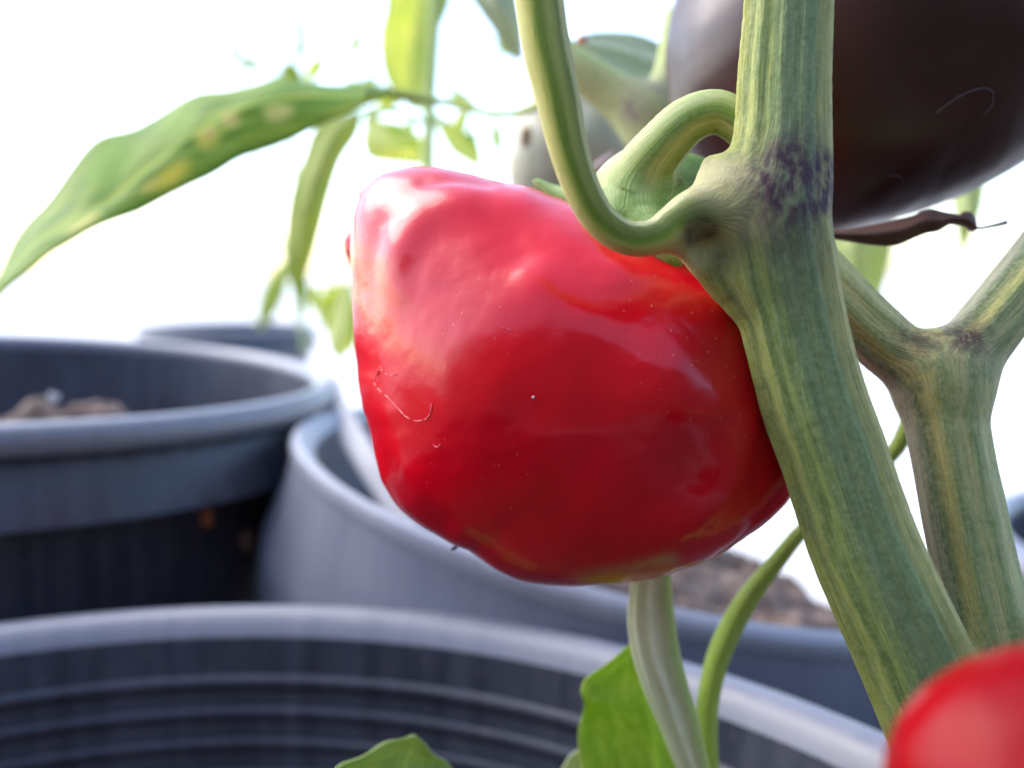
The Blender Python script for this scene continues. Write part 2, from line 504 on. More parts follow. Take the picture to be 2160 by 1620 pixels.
M = {}
M['red'] = pepper_mat('red_pepper_skin', (.72, .0006, .011), (.52, .0006, .008), rough=.19, coat=0, sss=.35, speck=.8, spec=.46, bumpd=.00016, mott=(.62, .001, .008))
M['red2'] = pepper_mat('cherry_red_skin', (.24, .0005, .004), (.15, .0004, .003), rough=.34, speck=0, coat=0, spec=.10, sss=0)
M['brown'] = pepper_mat('chocolate_pepper_skin', (.031, .010, .007), (.050, .011, .006), rough=.36, speck=.2, coat=0, sss=0, mott=(.06, .014, .010))
M['lilac'] = pepper_mat('pale_lilac_skin', (.54, .51, .37), (.47, .46, .32), rough=.45, speck=0, coat=.05, mott=(.40, .40, .30))
M['scar'] = flat_mat('peeled_skin', (.84, .17, .17), .5, .2, 2000)
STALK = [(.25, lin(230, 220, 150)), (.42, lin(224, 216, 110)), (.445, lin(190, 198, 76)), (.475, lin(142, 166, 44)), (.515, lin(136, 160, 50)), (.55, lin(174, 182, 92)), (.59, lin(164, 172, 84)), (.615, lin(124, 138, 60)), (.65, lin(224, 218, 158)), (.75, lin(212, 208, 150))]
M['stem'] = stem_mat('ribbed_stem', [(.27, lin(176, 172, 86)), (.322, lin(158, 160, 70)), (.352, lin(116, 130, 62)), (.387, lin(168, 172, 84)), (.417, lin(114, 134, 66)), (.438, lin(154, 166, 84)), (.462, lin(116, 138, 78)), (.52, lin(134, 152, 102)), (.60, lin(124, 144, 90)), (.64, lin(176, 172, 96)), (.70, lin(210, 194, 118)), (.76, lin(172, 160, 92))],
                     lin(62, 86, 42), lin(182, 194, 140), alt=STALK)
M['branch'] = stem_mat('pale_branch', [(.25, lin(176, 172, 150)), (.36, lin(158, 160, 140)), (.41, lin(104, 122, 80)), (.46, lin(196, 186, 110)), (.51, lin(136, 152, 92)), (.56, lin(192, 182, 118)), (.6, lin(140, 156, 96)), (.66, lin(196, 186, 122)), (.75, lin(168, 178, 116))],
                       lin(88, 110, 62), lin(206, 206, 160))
M['shoot'] = stem_mat('green_shoot', [(.2, lin(120, 148, 70)), (.45, lin(150, 176, 62)), (.6, lin(172, 192, 78)), (.8, lin(150, 170, 80))], lin(110, 140, 50), lin(190, 205, 110), rough=.4, has_masks=False, fuzz=.1)
M['calyx'] = stem_mat('calyx_green', [(.2, lin(150, 172, 96)), (.35, lin(120, 150, 70)), (.5, lin(96, 132, 54)), (.6, lin(116, 146, 72)), (.8, lin(150, 170, 100))], lin(64, 100, 36), lin(200, 208, 160), rough=.45, has_masks=False, fuzz=.15)
M['fstalk'] = stem_mat('fruit_stalk_green', [(.2, lin(196, 204, 150)), (.28, lin(120, 150, 70)), (.36, lin(206, 212, 150)), (.43, lin(140, 164, 74)), (.5, lin(112, 144, 66)), (.57, lin(198, 206, 140)), (.65, lin(120, 150, 62)), (.73, lin(200, 206, 146)), (.82, lin(160, 176, 100))], lin(96, 130, 52), lin(206, 212, 164), rough=.45, has_masks=False, fuzz=.05, tex=.5, calyx=True)
M['dryleaf'] = stem_mat('faded_leaf', [(.2, lin(216, 220, 170)), (.36, lin(236, 236, 200)), (.45, lin(206, 198, 156)), (.5, lin(244, 244, 222)), (.56, lin(196, 190, 150)), (.64, lin(172, 196, 116)), (.8, lin(216, 224, 170))], lin(190, 190, 140), lin(236, 236, 214), rough=.6, has_masks=False, tex=.6, fuzz=0)  # lighter and darker bands paint the shading of the folds
M['leaf'] = leaf_mat('pepper_leaf', (.26, .36, .06), (.50, .52, .12))
M['leaf_big'] = leaf_mat('spotted_leaf', (.10, .25, .008), (.36, .45, .04), spots=.5, ysize=5., trans=.38, marks=((.28, .60, .30, .035, (.66, .58, .08)), (.26, .605, .12, .014, (.48, .33, .14)), (.62, .50, .3, .06, (.72, .62, .06)), (.55, .46, .2, .03, (.62, .54, .12)), (.15, .66, .3, .03, (.64, .52, .16)), (-.5, .40, .5, .09, (.22, .42, .03)), (-.5, .56, .5, .06, (.24, .42, .03)), (.4, .76, .3, .04, (.66, .62, .18)), (.5, .3, .3, .05, (.62, .58, .12))))
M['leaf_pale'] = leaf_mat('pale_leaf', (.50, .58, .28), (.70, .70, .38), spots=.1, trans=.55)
M['leaf_low'] = leaf_mat('young_leaf', (.34, .46, .17), (.46, .55, .26), spots=0., trans=.4, veins=.6)
M['leaf_grey'] = leaf_mat('grey_green_leaf', (.44, .48, .34), (.58, .62, .44), spots=0., trans=.4)
M['leaf_fresh'] = leaf_mat('fresh_leaf', (.30, .44, .07), (.44, .56, .14), spots=.1, trans=.55, veins=.4)
M['leaf_wash'] = leaf_mat('glare_pale_leaf', (.66, .72, .36), (.88, .86, .56), spots=.0, trans=.6, marks=((.75, .45, .4, .4, (.45, .58, .10)),))  # background overexposure painted in as a paler leaf colour
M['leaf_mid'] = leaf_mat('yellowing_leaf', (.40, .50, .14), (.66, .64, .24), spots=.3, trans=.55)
M['shoot_pale'] = stem_mat('glare_pale_stem', [(.2, lin(210, 220, 140)), (.8, lin(190, 205, 110))], lin(170, 190, 90), lin(225, 230, 170), has_masks=False, tex=.4)  # washed-out glare put into the pale stem colour
M['black'] = plastic_mat('black_plastic', (.030, .034, .052), (.14, .145, .185), .32, .5)  # blue of the reflected sky tinted into base and dust colours
M['rimp'] = plastic_mat('sky_lit_dusty_rim', (.17, .175, .215), (.30, .30, .345), .27, .35)  # sky reflection on the rim painted as a paler base, with dust
M['rim_grey'] = plastic_mat('pale_grey_rim', (.27, .28, .34), (.40, .40, .44), .36, .5)  # paler grey than the wall plastic
M['ridgep'] = plastic_mat('ridge_plastic', (.032, .036, .054), (.13, .135, .175), .42, .5)
M['grey'] = plastic_mat('grey_plastic', (.155, .165, .22), (.27, .28, .33), .38, .5)
M['soil'] = soil_mat('potting_soil', (.030, .020, .016), (.10, .07, .055))
M['soil_dry'] = soil_mat('dry_soil', (.07, .045, .035), (.26, .19, .16))
M['petal'] = flat_mat('withered_petal', (.075, .030, .018), .8, .6, 500)
M['bit'] = flat_mat('dry_fleck', (.50, .20, .09), .8, .3, 600)
M['perlite'] = flat_mat('perlite', (.62, .60, .62), .8, .1, 600)
M['strip'] = flat_mat('pale_strip', (.36, .36, .40), .5, .1, 60)

# ------------------------------------------------------------------ ground
def build_ground():
    m, t, b = new_mat('pale_concrete'); g = G(t); o = g.obj()
    n = g.noise(o, 2.2, 5, .6); n2 = g.noise(o, 60, 4, .7)
    g.l(g.mix(g.math('MULTIPLY', n2, .5), g.mix(n, (.60, .58, .55), (.74, .72, .69)), (.5, .48, .46)), b.inputs['Base Color'])
    b.inputs['Roughness'].default_value = .9; g.l(g.bump(n2, .3, .002), b.inputs['Normal'])
    s = 150.
    gx = [-s, -8, -2, 2, 8, s]; gy = [-s, -8, -1, 4, 12, s]
    V = [(x, y, 0) for y in gy for x in gx]
    Fc = [[r * 6 + c, r * 6 + c + 1, (r + 1) * 6 + c + 1, (r + 1) * 6 + c] for r in range(5) for c in range(5)]
    o = mesh_obj('ground', V, Fc, m); o['kind'] = 'structure'
build_ground()
def build_bounce_sheet():  # dark sheet added under the pots to cut ground bounce and reflections
    o = mesh_obj('dark_bounce_sheet', [(-3, -.69, .004), (3, -.69, .004), (3, .72, .004), (-3, .72, .004)], [[0, 1, 2, 3]], M['soil'])
    o['kind'] = 'structure'
build_bounce_sheet()

# added unseen wall: shades the plant and darkens reflections from behind the camera
def shade_wall():
    m, t, b = new_mat('shade_wall_dark'); g = G(t); o = g.obj()
    n = g.noise(o, 3, 5, .6); n2 = g.noise(o, 80, 4, .7)
    g.l(g.mix(n, (.06, .053, .046), (.10, .088, .076)), b.inputs['Base Color']); b.inputs['Roughness'].default_value = .9
    g.l(g.bump(n2, .4, .004), b.inputs['Normal'])
    t_ = thing('shade_wall', 'unseen dark wall added behind the camera to shade plant and pots', 'wall', (0, -.7, 0))
    def box(name, x0, x1, y0, y1, z0, z1):
        V = [(x, y, z) for z in (z0, z1) for y in (y0, y1) for x in (x0, x1)]
        mesh_obj(name, V, [[0, 2, 3, 1], [4, 5, 7, 6], [0, 1, 5, 4], [2, 6, 7, 3], [0, 4, 6, 2], [1, 3, 7, 5]], m, t_, smooth=False)
    box('wall', -5, 5, -.9, -.7, -.02, .88)
    box('shade_wall_top', -5, 5, -.93, -.67, 0.882, .93)
shade_wall()

# ------------------------------------------------------------------ plant pots
def rel(x, y, z): return np.array([x, y, CAM_Z + z])
POT_FRONT = rel(-.0672, .0579, -.0896); R_FRONT = .18
POT_LEFT = rel(-.2295, .377, -.0375); R_LEFT = .152
POT_MID = rel(.0401, .337, -.0842); R_MID = .12
POT_BACK = rel((480 - 1080) / F * 1.5, 1.5, -.084); R_BACK = .15
POT_RIGHT = rel(.298, .298, -.097); R_RIGHT = .12

def wall_profile(R, top, H, taper=.78, th=.0022, r0=None):
    r0 = r0 or R - .012
    return [(r0, top), (r0 * taper, -H + .002), (.0, -H + .002), (.0, -H), (r0 * taper + th, -H), (r0 + th, top)]

def pot(cen, R, label, wob=None, tilt=(0, 0), collar=.026, group='plastic plant pots on the pale ground', mw='black', mr='rimp', ridges=0):
    H = cen[2] - .002
    t = thing('plant_pot', label, 'plant pot', tuple(cen), group)
    tilt = tuple(tilt)
    if ridges:   # open rim seen from the inside
        rim = [(R - .0120, -.0060), (R - .0105, -.0032), (R - .0080, -.0009), (R - .0045, 0), (R - .0012, -.0012), (R, -.004), (R + .001, -.028), (R - .001, -.028), (R - .002, -.006), (R - .0095, -.0063)]
    else:
        a = np.linspace(-.25 * np.pi, 1.25 * np.pi, 14)
        rim = [(R - .005 + .0055 * math.cos(q), -.0055 + .0055 * math.sin(q)) for q in a]
    lathe('rim', rim, M[mr], t, cen, tilt, wob=wob)
    if not ridges:
        c = [(R - .0075, -.010), (R - .0055, -.013), (R - .001, -.0145 - collar * .5), (R + .0015, -.0125 - collar), (R - .0005, -.0135 - collar), (R - .010, -.0125 - collar), (R - .0105, -.010)]
        lathe('collar', c, M[mr if mw == 'grey' else 'black'], t, cen, tilt, wob=wob)
        wall = [(R - .0105, -.009), (R - .013, -.05), ((R - .013) * .8, -H + .003), (.0, -H + .003), (.0, -H), ((R - .010) * .8, -H), (R - .0165 + .0025, -.014 - collar), (R - .0095, -.0095)]
        wall = [(R - .0108, -.0075), (R - .0165, -.06), ((R - .016) * .8, -H + .004), (.0002, -H + .004), (.0002, -H), ((R - .012) * .8, -H), (R - .0128, -.016 - collar), (R - .0085, -.0085)]
    else:
        wall = [(R - .0118, -.0056), (R - .0150, -.03), (R - .0185, -.07), ((R - .016) * .8, -H + .004), (.0002, -H + .004), (.0002, -H), ((R - .013) * .8, -H), (R - .014, -.03), (R - .0100, -.0056)]
    lathe('wall', wall, M[mw], t, cen, tilt, wob=wob)
    for k in range(ridges):
        z = -.0170 - .0083 * k; r = R - .0142 - (-z - .0222) * .088
        rd = [(r + .0006, z + .0012), (r - .0004, z + .0007), (r - .0009, z), (r - .0008, z - .0010), (r - .0004, z - .0028), (r + .0006, z - .0034)]
        lathe('ridge', rd, M['ridgep'], t, cen, tilt, wob=wob)
    return t

pot(POT_FRONT, R_FRONT, 'ribbed black pot in the foreground, its inner wall ringed by moulded ridges', ridges=6)
pot(POT_LEFT, R_LEFT, 'black pot at left with a broad shiny rolled rim and deep collar, soil clumps inside', tilt=(-.066, -.0015), collar=.0185)
pot(POT_BACK, R_BACK, 'farthest black pot, small behind the left pot, brown soil just below its rim')
pot(POT_RIGHT, R_RIGHT, 'dark pot at the right edge, half hidden by the forked branch')

# the grey pot in the middle: soft, leaning, its far rim slumped
def mid_dz(t, z):
    far = max(0., math.cos(t - rad(48))) ** 1.5
    low = np.clip(1 + np.asarray(z) / .12, 0, 1)
    return -.048 * far * low
def mid_pot():
    cen, R = POT_MID, R_MID; H = cen[2] - .004
    t = thing('plant_pot', 'soft grey pot with bulging side and sagging rim, beneath the big red pepper', 'plant pot', tuple(cen), 'plastic plant pots on the pale ground')
    def shape(prof):
        return prof
    tl = (-.2298, .0072)
    rim = [(R - .0065, -.0045), (R - .0045, -.001), (R - .0015, .001), (R + .0012, -.0002), (R + .0022, -.003), (R + .001, -.0065), (R - .004, -.0065)]
    lathe('rim', rim, M['rim_grey'], t, cen, tl, dz=mid_dz)
    def tilted(prof):  # the lean fades towards the base
        return prof
    wallp = [(R - .0035, -.0048), (R - .003, -.03), (R - .006, -.07), (R * .82, -.13), (R * .70, -.17), (.0002, -.17), (.0002, -.1725), (R * .72, -.1725), (R * .88, -.13), (R + .002, -.078), (R + .003, -.054), (R + .003, -.036), (R + .0022, -.018), (R + .0005, -.0052)]
    bulge = lambda a, z: .0145 * max(0., math.cos(a - rad(168))) ** 1.2 * np.exp(-((z + .05) / .026) ** 2)
    lathe('wall', wallp, M['grey'], t, cen, tl, dz=mid_dz, dr=bulge)
    return t
mid_pot()

def soil_disc(label, cen, R, z, mat, bumps=(), amp=.006, seed=0, tilt=(0, 0), grid=70, crown=0.):
    V = []; idx = {}; 
    g = np.linspace(-1, 1, grid)
    X, Y = np.meshgrid(g, g); r = np.hypot(X, Y)
    # map square to disc
    k = np.maximum(np.abs(X), np.abs(Y)) / np.maximum(r, 1e-9)
    X, Y = X * k * R, Y * k * R
    p = np.stack([X.ravel(), Y.ravel(), np.zeros(X.size)], 1)
    h = vnoise(p * 60 + 9, seed) * amp * .6 + vnoise(p * 150 + 3, seed + 1) * amp * .55 + np.abs(vnoise(p * 330, seed + 2)) * amp * .4
    h += crown * (1 - (p[:, 0] ** 2 + p[:, 1] ** 2) / R ** 2)
    for bx, by, br, bh in bumps:
        h += bh * np.exp(-((p[:, 0] - bx) ** 2 + (p[:, 1] - by) ** 2) / br ** 2)
    V = np.stack([cen[0] + p[:, 0], cen[1] + p[:, 1], cen[2] + z + h + tilt[0] * p[:, 0] + tilt[1] * p[:, 1]], 1)
    Fc = [[i * grid + j, i * grid + j + 1, (i + 1) * grid + j + 1, (i + 1) * grid + j] for i in range(grid - 1) for j in range(grid - 1)]
    o = mesh_obj('potting_soil', V, Fc, mat)
    tag(o, label, 'soil'); o['kind'] = 'stuff'
    return o
soil_disc('dark potting soil in the bottom of the ribbed foreground pot', POT_FRONT, R_FRONT - .019, -.085, M['soil'])
soil_disc('crumbly soil clumps inside the black pot at left', POT_LEFT, R_LEFT - .017, -.05, M['soil_dry'], bumps=[(.040, -.026, .016, .031), (.068, -.026, .018, .034), (.012, -.02, .02, .027)], seed=4, amp=.007)
soil_disc('brown soil filling the farthest pot', POT_BACK, R_BACK - .015, -.022, M['soil_dry'], seed=6)
soil_disc('heaped brown soil in the grey pot behind the thick stem', POT_MID, R_MID - .006, -.036, M['soil_dry'], seed=8, amp=.010, tilt=(-.22, -.06), grid=110, crown=.007)
soil_disc('soil in the dark pot at the right edge', POT_RIGHT, R_RIGHT - .017, -.04, M['soil'], seed=11)

# ------------------------------------------------------------------ the big red pepper
OUT_RED = [(842, 347), (900, 342), (960, 354), (1010, 368), (1060, 384), (1130, 400), (1190, 424), (1250, 462), (1310, 500), (1370, 532), (1440, 570), (1500, 602), (1545, 655), (1582, 725), (1610, 800), (1636, 880), (1656, 950), (1645, 1000), (1600, 1055), (1540, 1108), (1480, 1158), (1400, 1190), (1320, 1213), (1240, 1228), (1140, 1233), (1080, 1221), (1030, 1195), (980, 1160), (922, 1138), (868, 1104), (826, 1067), (793, 1014), (779, 962), (771, 905), (760, 840), (746, 760), (736, 680), (733, 600), (729, 520), (735, 446), (756, 393), (791, 361)]

def ico(sub):
    bm = bmesh.new(); bmesh.ops.create_icosphere(bm, subdivisions=sub, radius=1)
    V = np.array([v.co[:] for v in bm.verts]); Fc = [[v.index for v in f.verts] for f in bm.faces]
    bm.free(); return V, Fc

def fruit_geo(outline, cpx, cpy, dc, D, sub, fields=(), lump=0., seed=0, backD=None, box=0.):
    """closed fruit whose contour seen from the front is 'outline'; fields push the skin in or out (px, py -> metres)"""
    V, Fc = ico(sub)                                   # x right, y up, z toward the camera
    o = np.array(outline, float) - (cpx, cpy)
    th = np.arctan2(-o[:, 1], o[:, 0]); r = np.hypot(o[:, 0], o[:, 1])
    s = np.argsort(th); th, r = th[s], r[s]
    T = np.linspace(-np.pi, np.pi, 721); rr = np.interp(T, np.r_[th - 2 * np.pi, th, th + 2 * np.pi], np.r_[r, r, r])
    ker = np.exp(-np.linspace(-2, 2, 9) ** 2); ker /= ker.sum()
    rr = np.convolve(np.r_[rr[-9:-1], rr, rr[1:9]], ker, 'same')[8:-8]
    t = np.arctan2(V[:, 1], V[:, 0]); sp = np.hypot(V[:, 0], V[:, 1])
    # near the axis the outline's detail fades to its mean
    wgt = np.clip(sp, 0, 1) ** 1.6
    Rm = (np.interp(t, T, rr) * wgt + rr.mean() * (1 - wgt))
    sq = math.sqrt(1 - (D / dc) ** 2)
    Rm = Rm * sq
    px_off = sp * Rm
    ux = np.where(sp > 1e-9, V[:, 0] / np.maximum(sp, 1e-9), 0); uy = np.where(sp > 1e-9, V[:, 1] / np.maximum(sp, 1e-9), 0)
    Dz = np.where(V[:, 2] > 0, D, backD or D)
    cen = P(cpx, cpy, dc)
    W = cen + np.outer(px_off * ux * dc / F, RIGHT) + np.outer(px_off * uy * dc / F, UP) + np.outer(-np.sign(V[:, 2]) * np.abs(V[:, 2]) ** (1 - box * np.clip(ux + .25, 0, 1)) * Dz, FWD)
    pr, _ = PROJ(W)
    nrm = W - cen; nrm /= np.linalg.norm(nrm, axis=1)[:, None]
    disp = np.zeros(len(V)); front = np.clip(V[:, 2] * 4 + .8, 0, 1)
    for f in fields: disp += .62 * f(pr) * front
    if lump:
        disp += lump * vnoise(V * 2.3 + 5, seed) + lump * .45 * vnoise(V * 5.1 + 1, seed + 3)
    W = W + nrm * disp[:, None]
    return W, Fc

def seg_dist(p, poly):
    poly = np.array(poly, float); best = np.full(len(p), 1e9)
    for a, b in zip(poly[:-1], poly[1:]):
        ab = b - a; t = np.clip(((p - a) @ ab) / (ab @ ab), 0, 1)
        best = np.minimum(best, np.hypot(*(p - a - t[:, None] * ab).T))
    return best
def ridge(poly, wpx, h): 
    poly = catmull(np.array(poly, float), 5)
    return lambda p: h * np.exp(-(seg_dist(p, poly) / wpx) ** 2)
def fade(f, y0, y1): return lambda p: f(p) * np.clip((y0 - p[:, 1]) / (y0 - y1), 0, 1) ** 1.3
def blob(x, y, wx, wy, h, rot=0):
    c, s = math.cos(rad(rot)), math.sin(rad(rot))
    return lambda p: h * np.exp(-(((p[:, 0] - x) * c + (p[:, 1] - y) * s) / wx) ** 2 - ((-(p[:, 0] - x) * s + (p[:, 1] - y) * c) / wy) ** 2)

mm = .001
RED_FIELDS = [
    fade(ridge([(1100, 428), (985, 425), (895, 455), (850, 520), (834, 610), (838, 720)], 40, 1.35 * mm), 720, 540),      # shoulder ridge
    fade(ridge([(918, 505), (882, 560), (872, 640)], 26, -.2 * mm), 700, 600),
    fade(ridge([(800, 470), (780, 560), (788, 700)], 24, -.7 * mm), 700, 560),
    ridge([(890, 383), (960, 381), (1040, 396)], 13, -.6 * mm),
    blob(1085, 735, 190, 170, 3.5 * mm, 30),
    ridge([(1030, 445), (1068, 492), (1098, 540)], 36, -.7 * mm),                          # crease
    blob(1150, 615, 60, 44, .3 * mm), blob(1190, 500, 120, 60, .45 * mm, 35),
    ridge([(1150, 610), (1230, 670), (1310, 715), (1390, 760)], 60, .9 * mm), blob(1440, 850, 140, 105, 3.6 * mm, 15),
    ridge([(765, 900), (800, 985), (860, 1060), (930, 1105)], 32, -.8 * mm),              # lower left fold
    blob(940, 880, 170, 180, 1.0 * mm), blob(1180, 930, 190, 150, .3 * mm), blob(1215, 1020, 60, 130, -.6 * mm, 15),
    ridge([(1570, 900), (1545, 1010), (1450, 1110)], 45, .8 * mm), ridge([(1480, 930), (1430, 1040), (1300, 1130)], 50, -.6 * mm), ridge([(1610, 900), (1590, 1000), (1500, 1110)], 18, -.3 * mm),
    lambda p: .05 * mm * vnoise(np.c_[p / 16., p[:, :1] * 0], 5) + .10 * mm * vnoise(np.c_[p / 48., p[:, :1] * 0], 6),
]
RED_C = (1270, 860, .134)
red = thing('red_pepper', 'big glossy red pepper in the middle, hanging beside the thick ribbed stem', 'pepper', tuple(P(*RED_C)), 'peppers hanging on the plant')
Wr, Fr = fruit_geo(OUT_RED, *RED_C, .029, 7, RED_FIELDS, lump=.3 * mm, seed=3, box=.42)
_pr, _dd = PROJ(Wr)
unripe = np.exp(-(seg_dist(_pr, [(1120, 1226), (1240, 1212), (1330, 1200), (1420, 1178)]) / 13) ** 2) * .75 * np.clip((_pr[:, 0] - 1180) / 140, 0, 1)
fruit_red = mesh_obj('fruit', Wr, Fr, M['red'], red, {'unripe': unripe})
_front = _dd < RED_C[2]
def on_red(px, py, lift=0.):
    d = np.where(_front, (_pr[:, 0] - px) ** 2 + (_pr[:, 1] - py) ** 2, 1e12); i = d.argmin()
    return P(px, py, _dd[i] - lift)
def scar(poly, wpx=2.2, lift=.00002):
    pts = catmull(np.array(poly, float), 4)
    q = [np.append(on_red(a, b, lift), wpx * .8 * .11 / F * (.6 + .6 * rng.random())) for a, b in pts]
    tube('scar', q, M['scar'], red, px=False, n=2, seg=6)
scar([(808, 786), (800, 774), (796, 790), (789, 806), (800, 822), (822, 842), (842, 864), (858, 880), (878, 888), (898, 884), (908, 870), (910, 852)], 2.0)
scar([(808, 786), (826, 792), (842, 784)], 1.6)
scar([(914, 938), (922, 944), (928, 938)], 1.8)
scar([(1060, 690), (1072, 694), (1080, 700)], 1.2)
_v, _f = ico(2)
mesh_obj('white_speck', _v * .00018 + on_red(1125, 838, .00005), _f, M['perlite'], red)

# stalk of the red pepper and its green calyx, grown together
ped = chain_px([(1590, 310, .1150, 32), (1560, 264, .1150, 39), (1512, 237, .1155, 43), (1450, 256, .1165, 47), (1394, 312, .1185, 53), (1348, 374, .1215, 63), (1322, 424, .1250, 78)], 6)
lobes = [chain_px(l, 5) for l in (
    [(1330, 420, .126, 60), (1250, 428, .128, 34), (1180, 416, .131, 22), (1148, 396, .132, 13), (1128, 382, .1325, 6)],
    [(1330, 430, .124, 60), (1290, 462, .1195, 40), (1250, 484, .118, 24), (1222, 500, .1185, 8)],
    [(1350, 440, .123, 60), (1380, 490, .1165, 44), (1412, 540, .1145, 26), (1432, 566, .1145, 8)],
    [(1370, 420, .126, 60), (1440, 452, .122, 46), (1500, 510, .121, 26), (1530, 545, .122, 8)],
    [(1345, 410, .130, 60), (1425, 384, .134, 62), (1500, 400, .138, 56)])]
chs = [ped] + lobes
V_, Q_, N_ = sdf_mesh(chs, .00042, .004)
sc_, an_, near_, W_ = chain_coords(V_, chs)
rib = np.where(near_ == 0, np.cos(an_ * np.pi * 6 + .6) * .00042, np.cos(an_ * np.pi * 5 + 1.) * .00015)
V_ = V_ + N_ * rib[:, None]
split_parts(V_, Q_, N_, near_, [0] + [1] * 5, ['fruit_stalk', 'calyx'], [M['fstalk'], M['fstalk']], red, {'sc': sc_, 'ang': an_, 'm_calyx': np.clip((1 - W_[0]) * 1.3 - .35, 0, .8)})
tube('dry_tip', [(968, 1150, .135, 3), (958, 1156, .135, 4), (952, 1160, .135, 2)], M['petal'], red, seg=8)

# ------------------------------------------------------------------ the plant: stem, leaf stalk, branch
plant = thing('pepper_plant', 'pepper plant with thick ribbed green stem and purple node, in front of everything', 'plant', (.03, .11, CAM_Z - .17), 'pepper plants')
main = chain_px([(1668, -140, .1085, 84), (1664, 0, .1085, 86), (1655, 150, .1080, 90), (1650, 280, .1075, 95), (1640, 380, .107, 106), (1628, 470, .1065, 116), (1644, 560, .1065, 112), (1668, 660, .1065, 104), (1692, 760, .1065, 102), (1720, 860, .1065, 104), (1757, 960, .1065, 104), (1790, 1060, .1065, 105), (1826, 1160, .1065, 107), (1870, 1260, .1067, 109), (1916, 1360, .107, 111), (1962, 1460, .1075, 116), (2010, 1560, .1085, 126), (2060, 1680, .110, 150), (2090, 1850, .112, 156), (2060, 2100, .112, 156), (2010, 2500, .112, 165), (1980, 2900, .112, 175)], 5)
pet = chain_px([(1117, -150, .1000, 54), (1137, 0, .1000, 52), (1152, 100, .1000, 51), (1175, 200, .1000, 48), (1196, 300, .1003, 43), (1215, 365, .1006, 40), (1240, 424, .1010, 38), (1272, 470, .1015, 36), (1312, 498, .102, 36), (1352, 505, .1025, 37), (1390, 496, .103, 39), (1424, 474, .1038, 44), (1470, 452, .105, 56), (1540, 450, .1065, 76)], 5)
tanb = chain_px([(1500, 350, .1085, 20), (1520, 385, .1075, 46), (1560, 420, .1065, 70)], 4)        # pale shoulder of the node
budl = chain_px([(1440, 528, .1045, 9), (1456, 548, .1050, 15), (1490, 566, .1058, 30), (1560, 590, .1068, 60)], 4)
rst = chain_px([(2075, 1640, .111, 110), (2095, 1500, .112, 96), (2092, 1400, .113, 88), (2074, 1290, .1145, 84), (2052, 1180, .116, 81), (2030, 1070, .1175, 80), (2010, 970, .119, 78), (1994, 880, .1205, 82), (1984, 800, .122, 84)], 5)
rfl = chain_px([(1984, 810, .122, 82), (1942, 772, .1225, 70), (1890, 742, .1235, 64), (1825, 684, .125, 62), (1760, 618, .127, 62), (1690, 545, .130, 62)], 5)
rfr = chain_px([(1990, 810, .122, 82), (2040, 748, .122, 70), (2095, 678, .123, 64), (2160, 596, .125, 62), (2240, 490, .128, 60)], 5)
chs = [main, pet, tanb, budl, rst, rfl, rfr]
V_, Q_, N_ = sdf_mesh(chs, .00045, .0032)
sc_, an_, near_, W_ = chain_coords(V_, [main, pet, rst, rfl, rfr])
an_ = np.where(near_ >= 2, -an_, np.where(near_ == 1, ANG[0], an_)); ang2_ = ANG[1]; w_alt = np.clip((W_[1] / (W_[0] + W_[1] + 1e-9) - .3) / .45, 0, 1) * (near_ < 2); w_alt = w_alt * w_alt * (3 - 2 * w_alt)
def gauss(px, py, d, r): 
    q = np.linalg.norm(V_ - P(px, py, d), axis=1) / (r * d / F); return np.exp(-q ** 2)
m_p = np.clip(1.5 * gauss(1672, 372, .1015, 88) + 1.1 * gauss(1725, 390, .104, 60) + .5 * gauss(1660, 500, .101, 110) + 1.0 * gauss(2040, 715, .118, 52) + .75 * gauss(1935, 712, .119, 46) + .5 * gauss(1895, 800, .119, 50) + .5 * gauss(1478, 335, .107, 34), 0, 1)
m_t = np.clip(1.4 * gauss(1500, 385, .104, 52) + 1.2 * gauss(1560, 415, .1015, 60) + .5 * gauss(1600, 460, .101, 50), 0, .62)
m_b = np.clip(2.2 * gauss(1488, 500, .1015, 38) + 1.2 * gauss(1515, 540, .102, 40) + .6 * gauss(1470, 470, .102, 30), 0, 1)
ribs = np.where(near_ == 0, np.cos(an_ * np.pi * 11 + .6) * .00014 + np.cos(an_ * np.pi * 27 + 1.7) * .00007 + np.exp(-((np.abs(an_) - .42) / .06) ** 2) * .00045 + np.exp(-((an_ + .2) / .05) ** 2) * .0002,
       np.where(near_ == 1, np.exp(-((ang2_ - .18) / .06) ** 2) * .00022 - np.exp(-((ang2_ - .02) / .09) ** 2) * .0002, np.cos(an_ * np.pi * 8 + .3) * .00018))
wmax = W_.max(0); ribs = ribs * np.clip((wmax - .6) / .35, 0, 1) * (1 - .85 * np.clip(gauss(1520, 470, .1065, 150), 0, 1))
V_ = V_ + N_ * ribs[:, None]
# normals of the ribbed surface
def vert_normals(V, Q):
    n = np.cross(V[Q[:, 2]] - V[Q[:, 0]], V[Q[:, 3]] - V[Q[:, 1]]); o = np.zeros_like(V)
    for k in range(4): np.add.at(o, Q[:, k], n)
    return o / np.maximum(np.linalg.norm(o, axis=1)[:, None], 1e-15)
vn = vert_normals(V_, Q_); sgn = np.sign((vn * N_).sum(1).mean()); 
FLIP = bool(sgn < 0); vn = vn * sgn
split_parts(V_, Q_, vn, near_, [0, 1, 2, 2, 2], ['stem', 'leaf_stalk', 'branch'], [M['stem'], M['stem'], M['branch']], plant,
            {'sc': sc_, 'ang': an_, 'ang2': ang2_, 'w_alt': w_alt, 'm_purple': m_p, 'm_tan': m_t, 'm_brown': m_b})

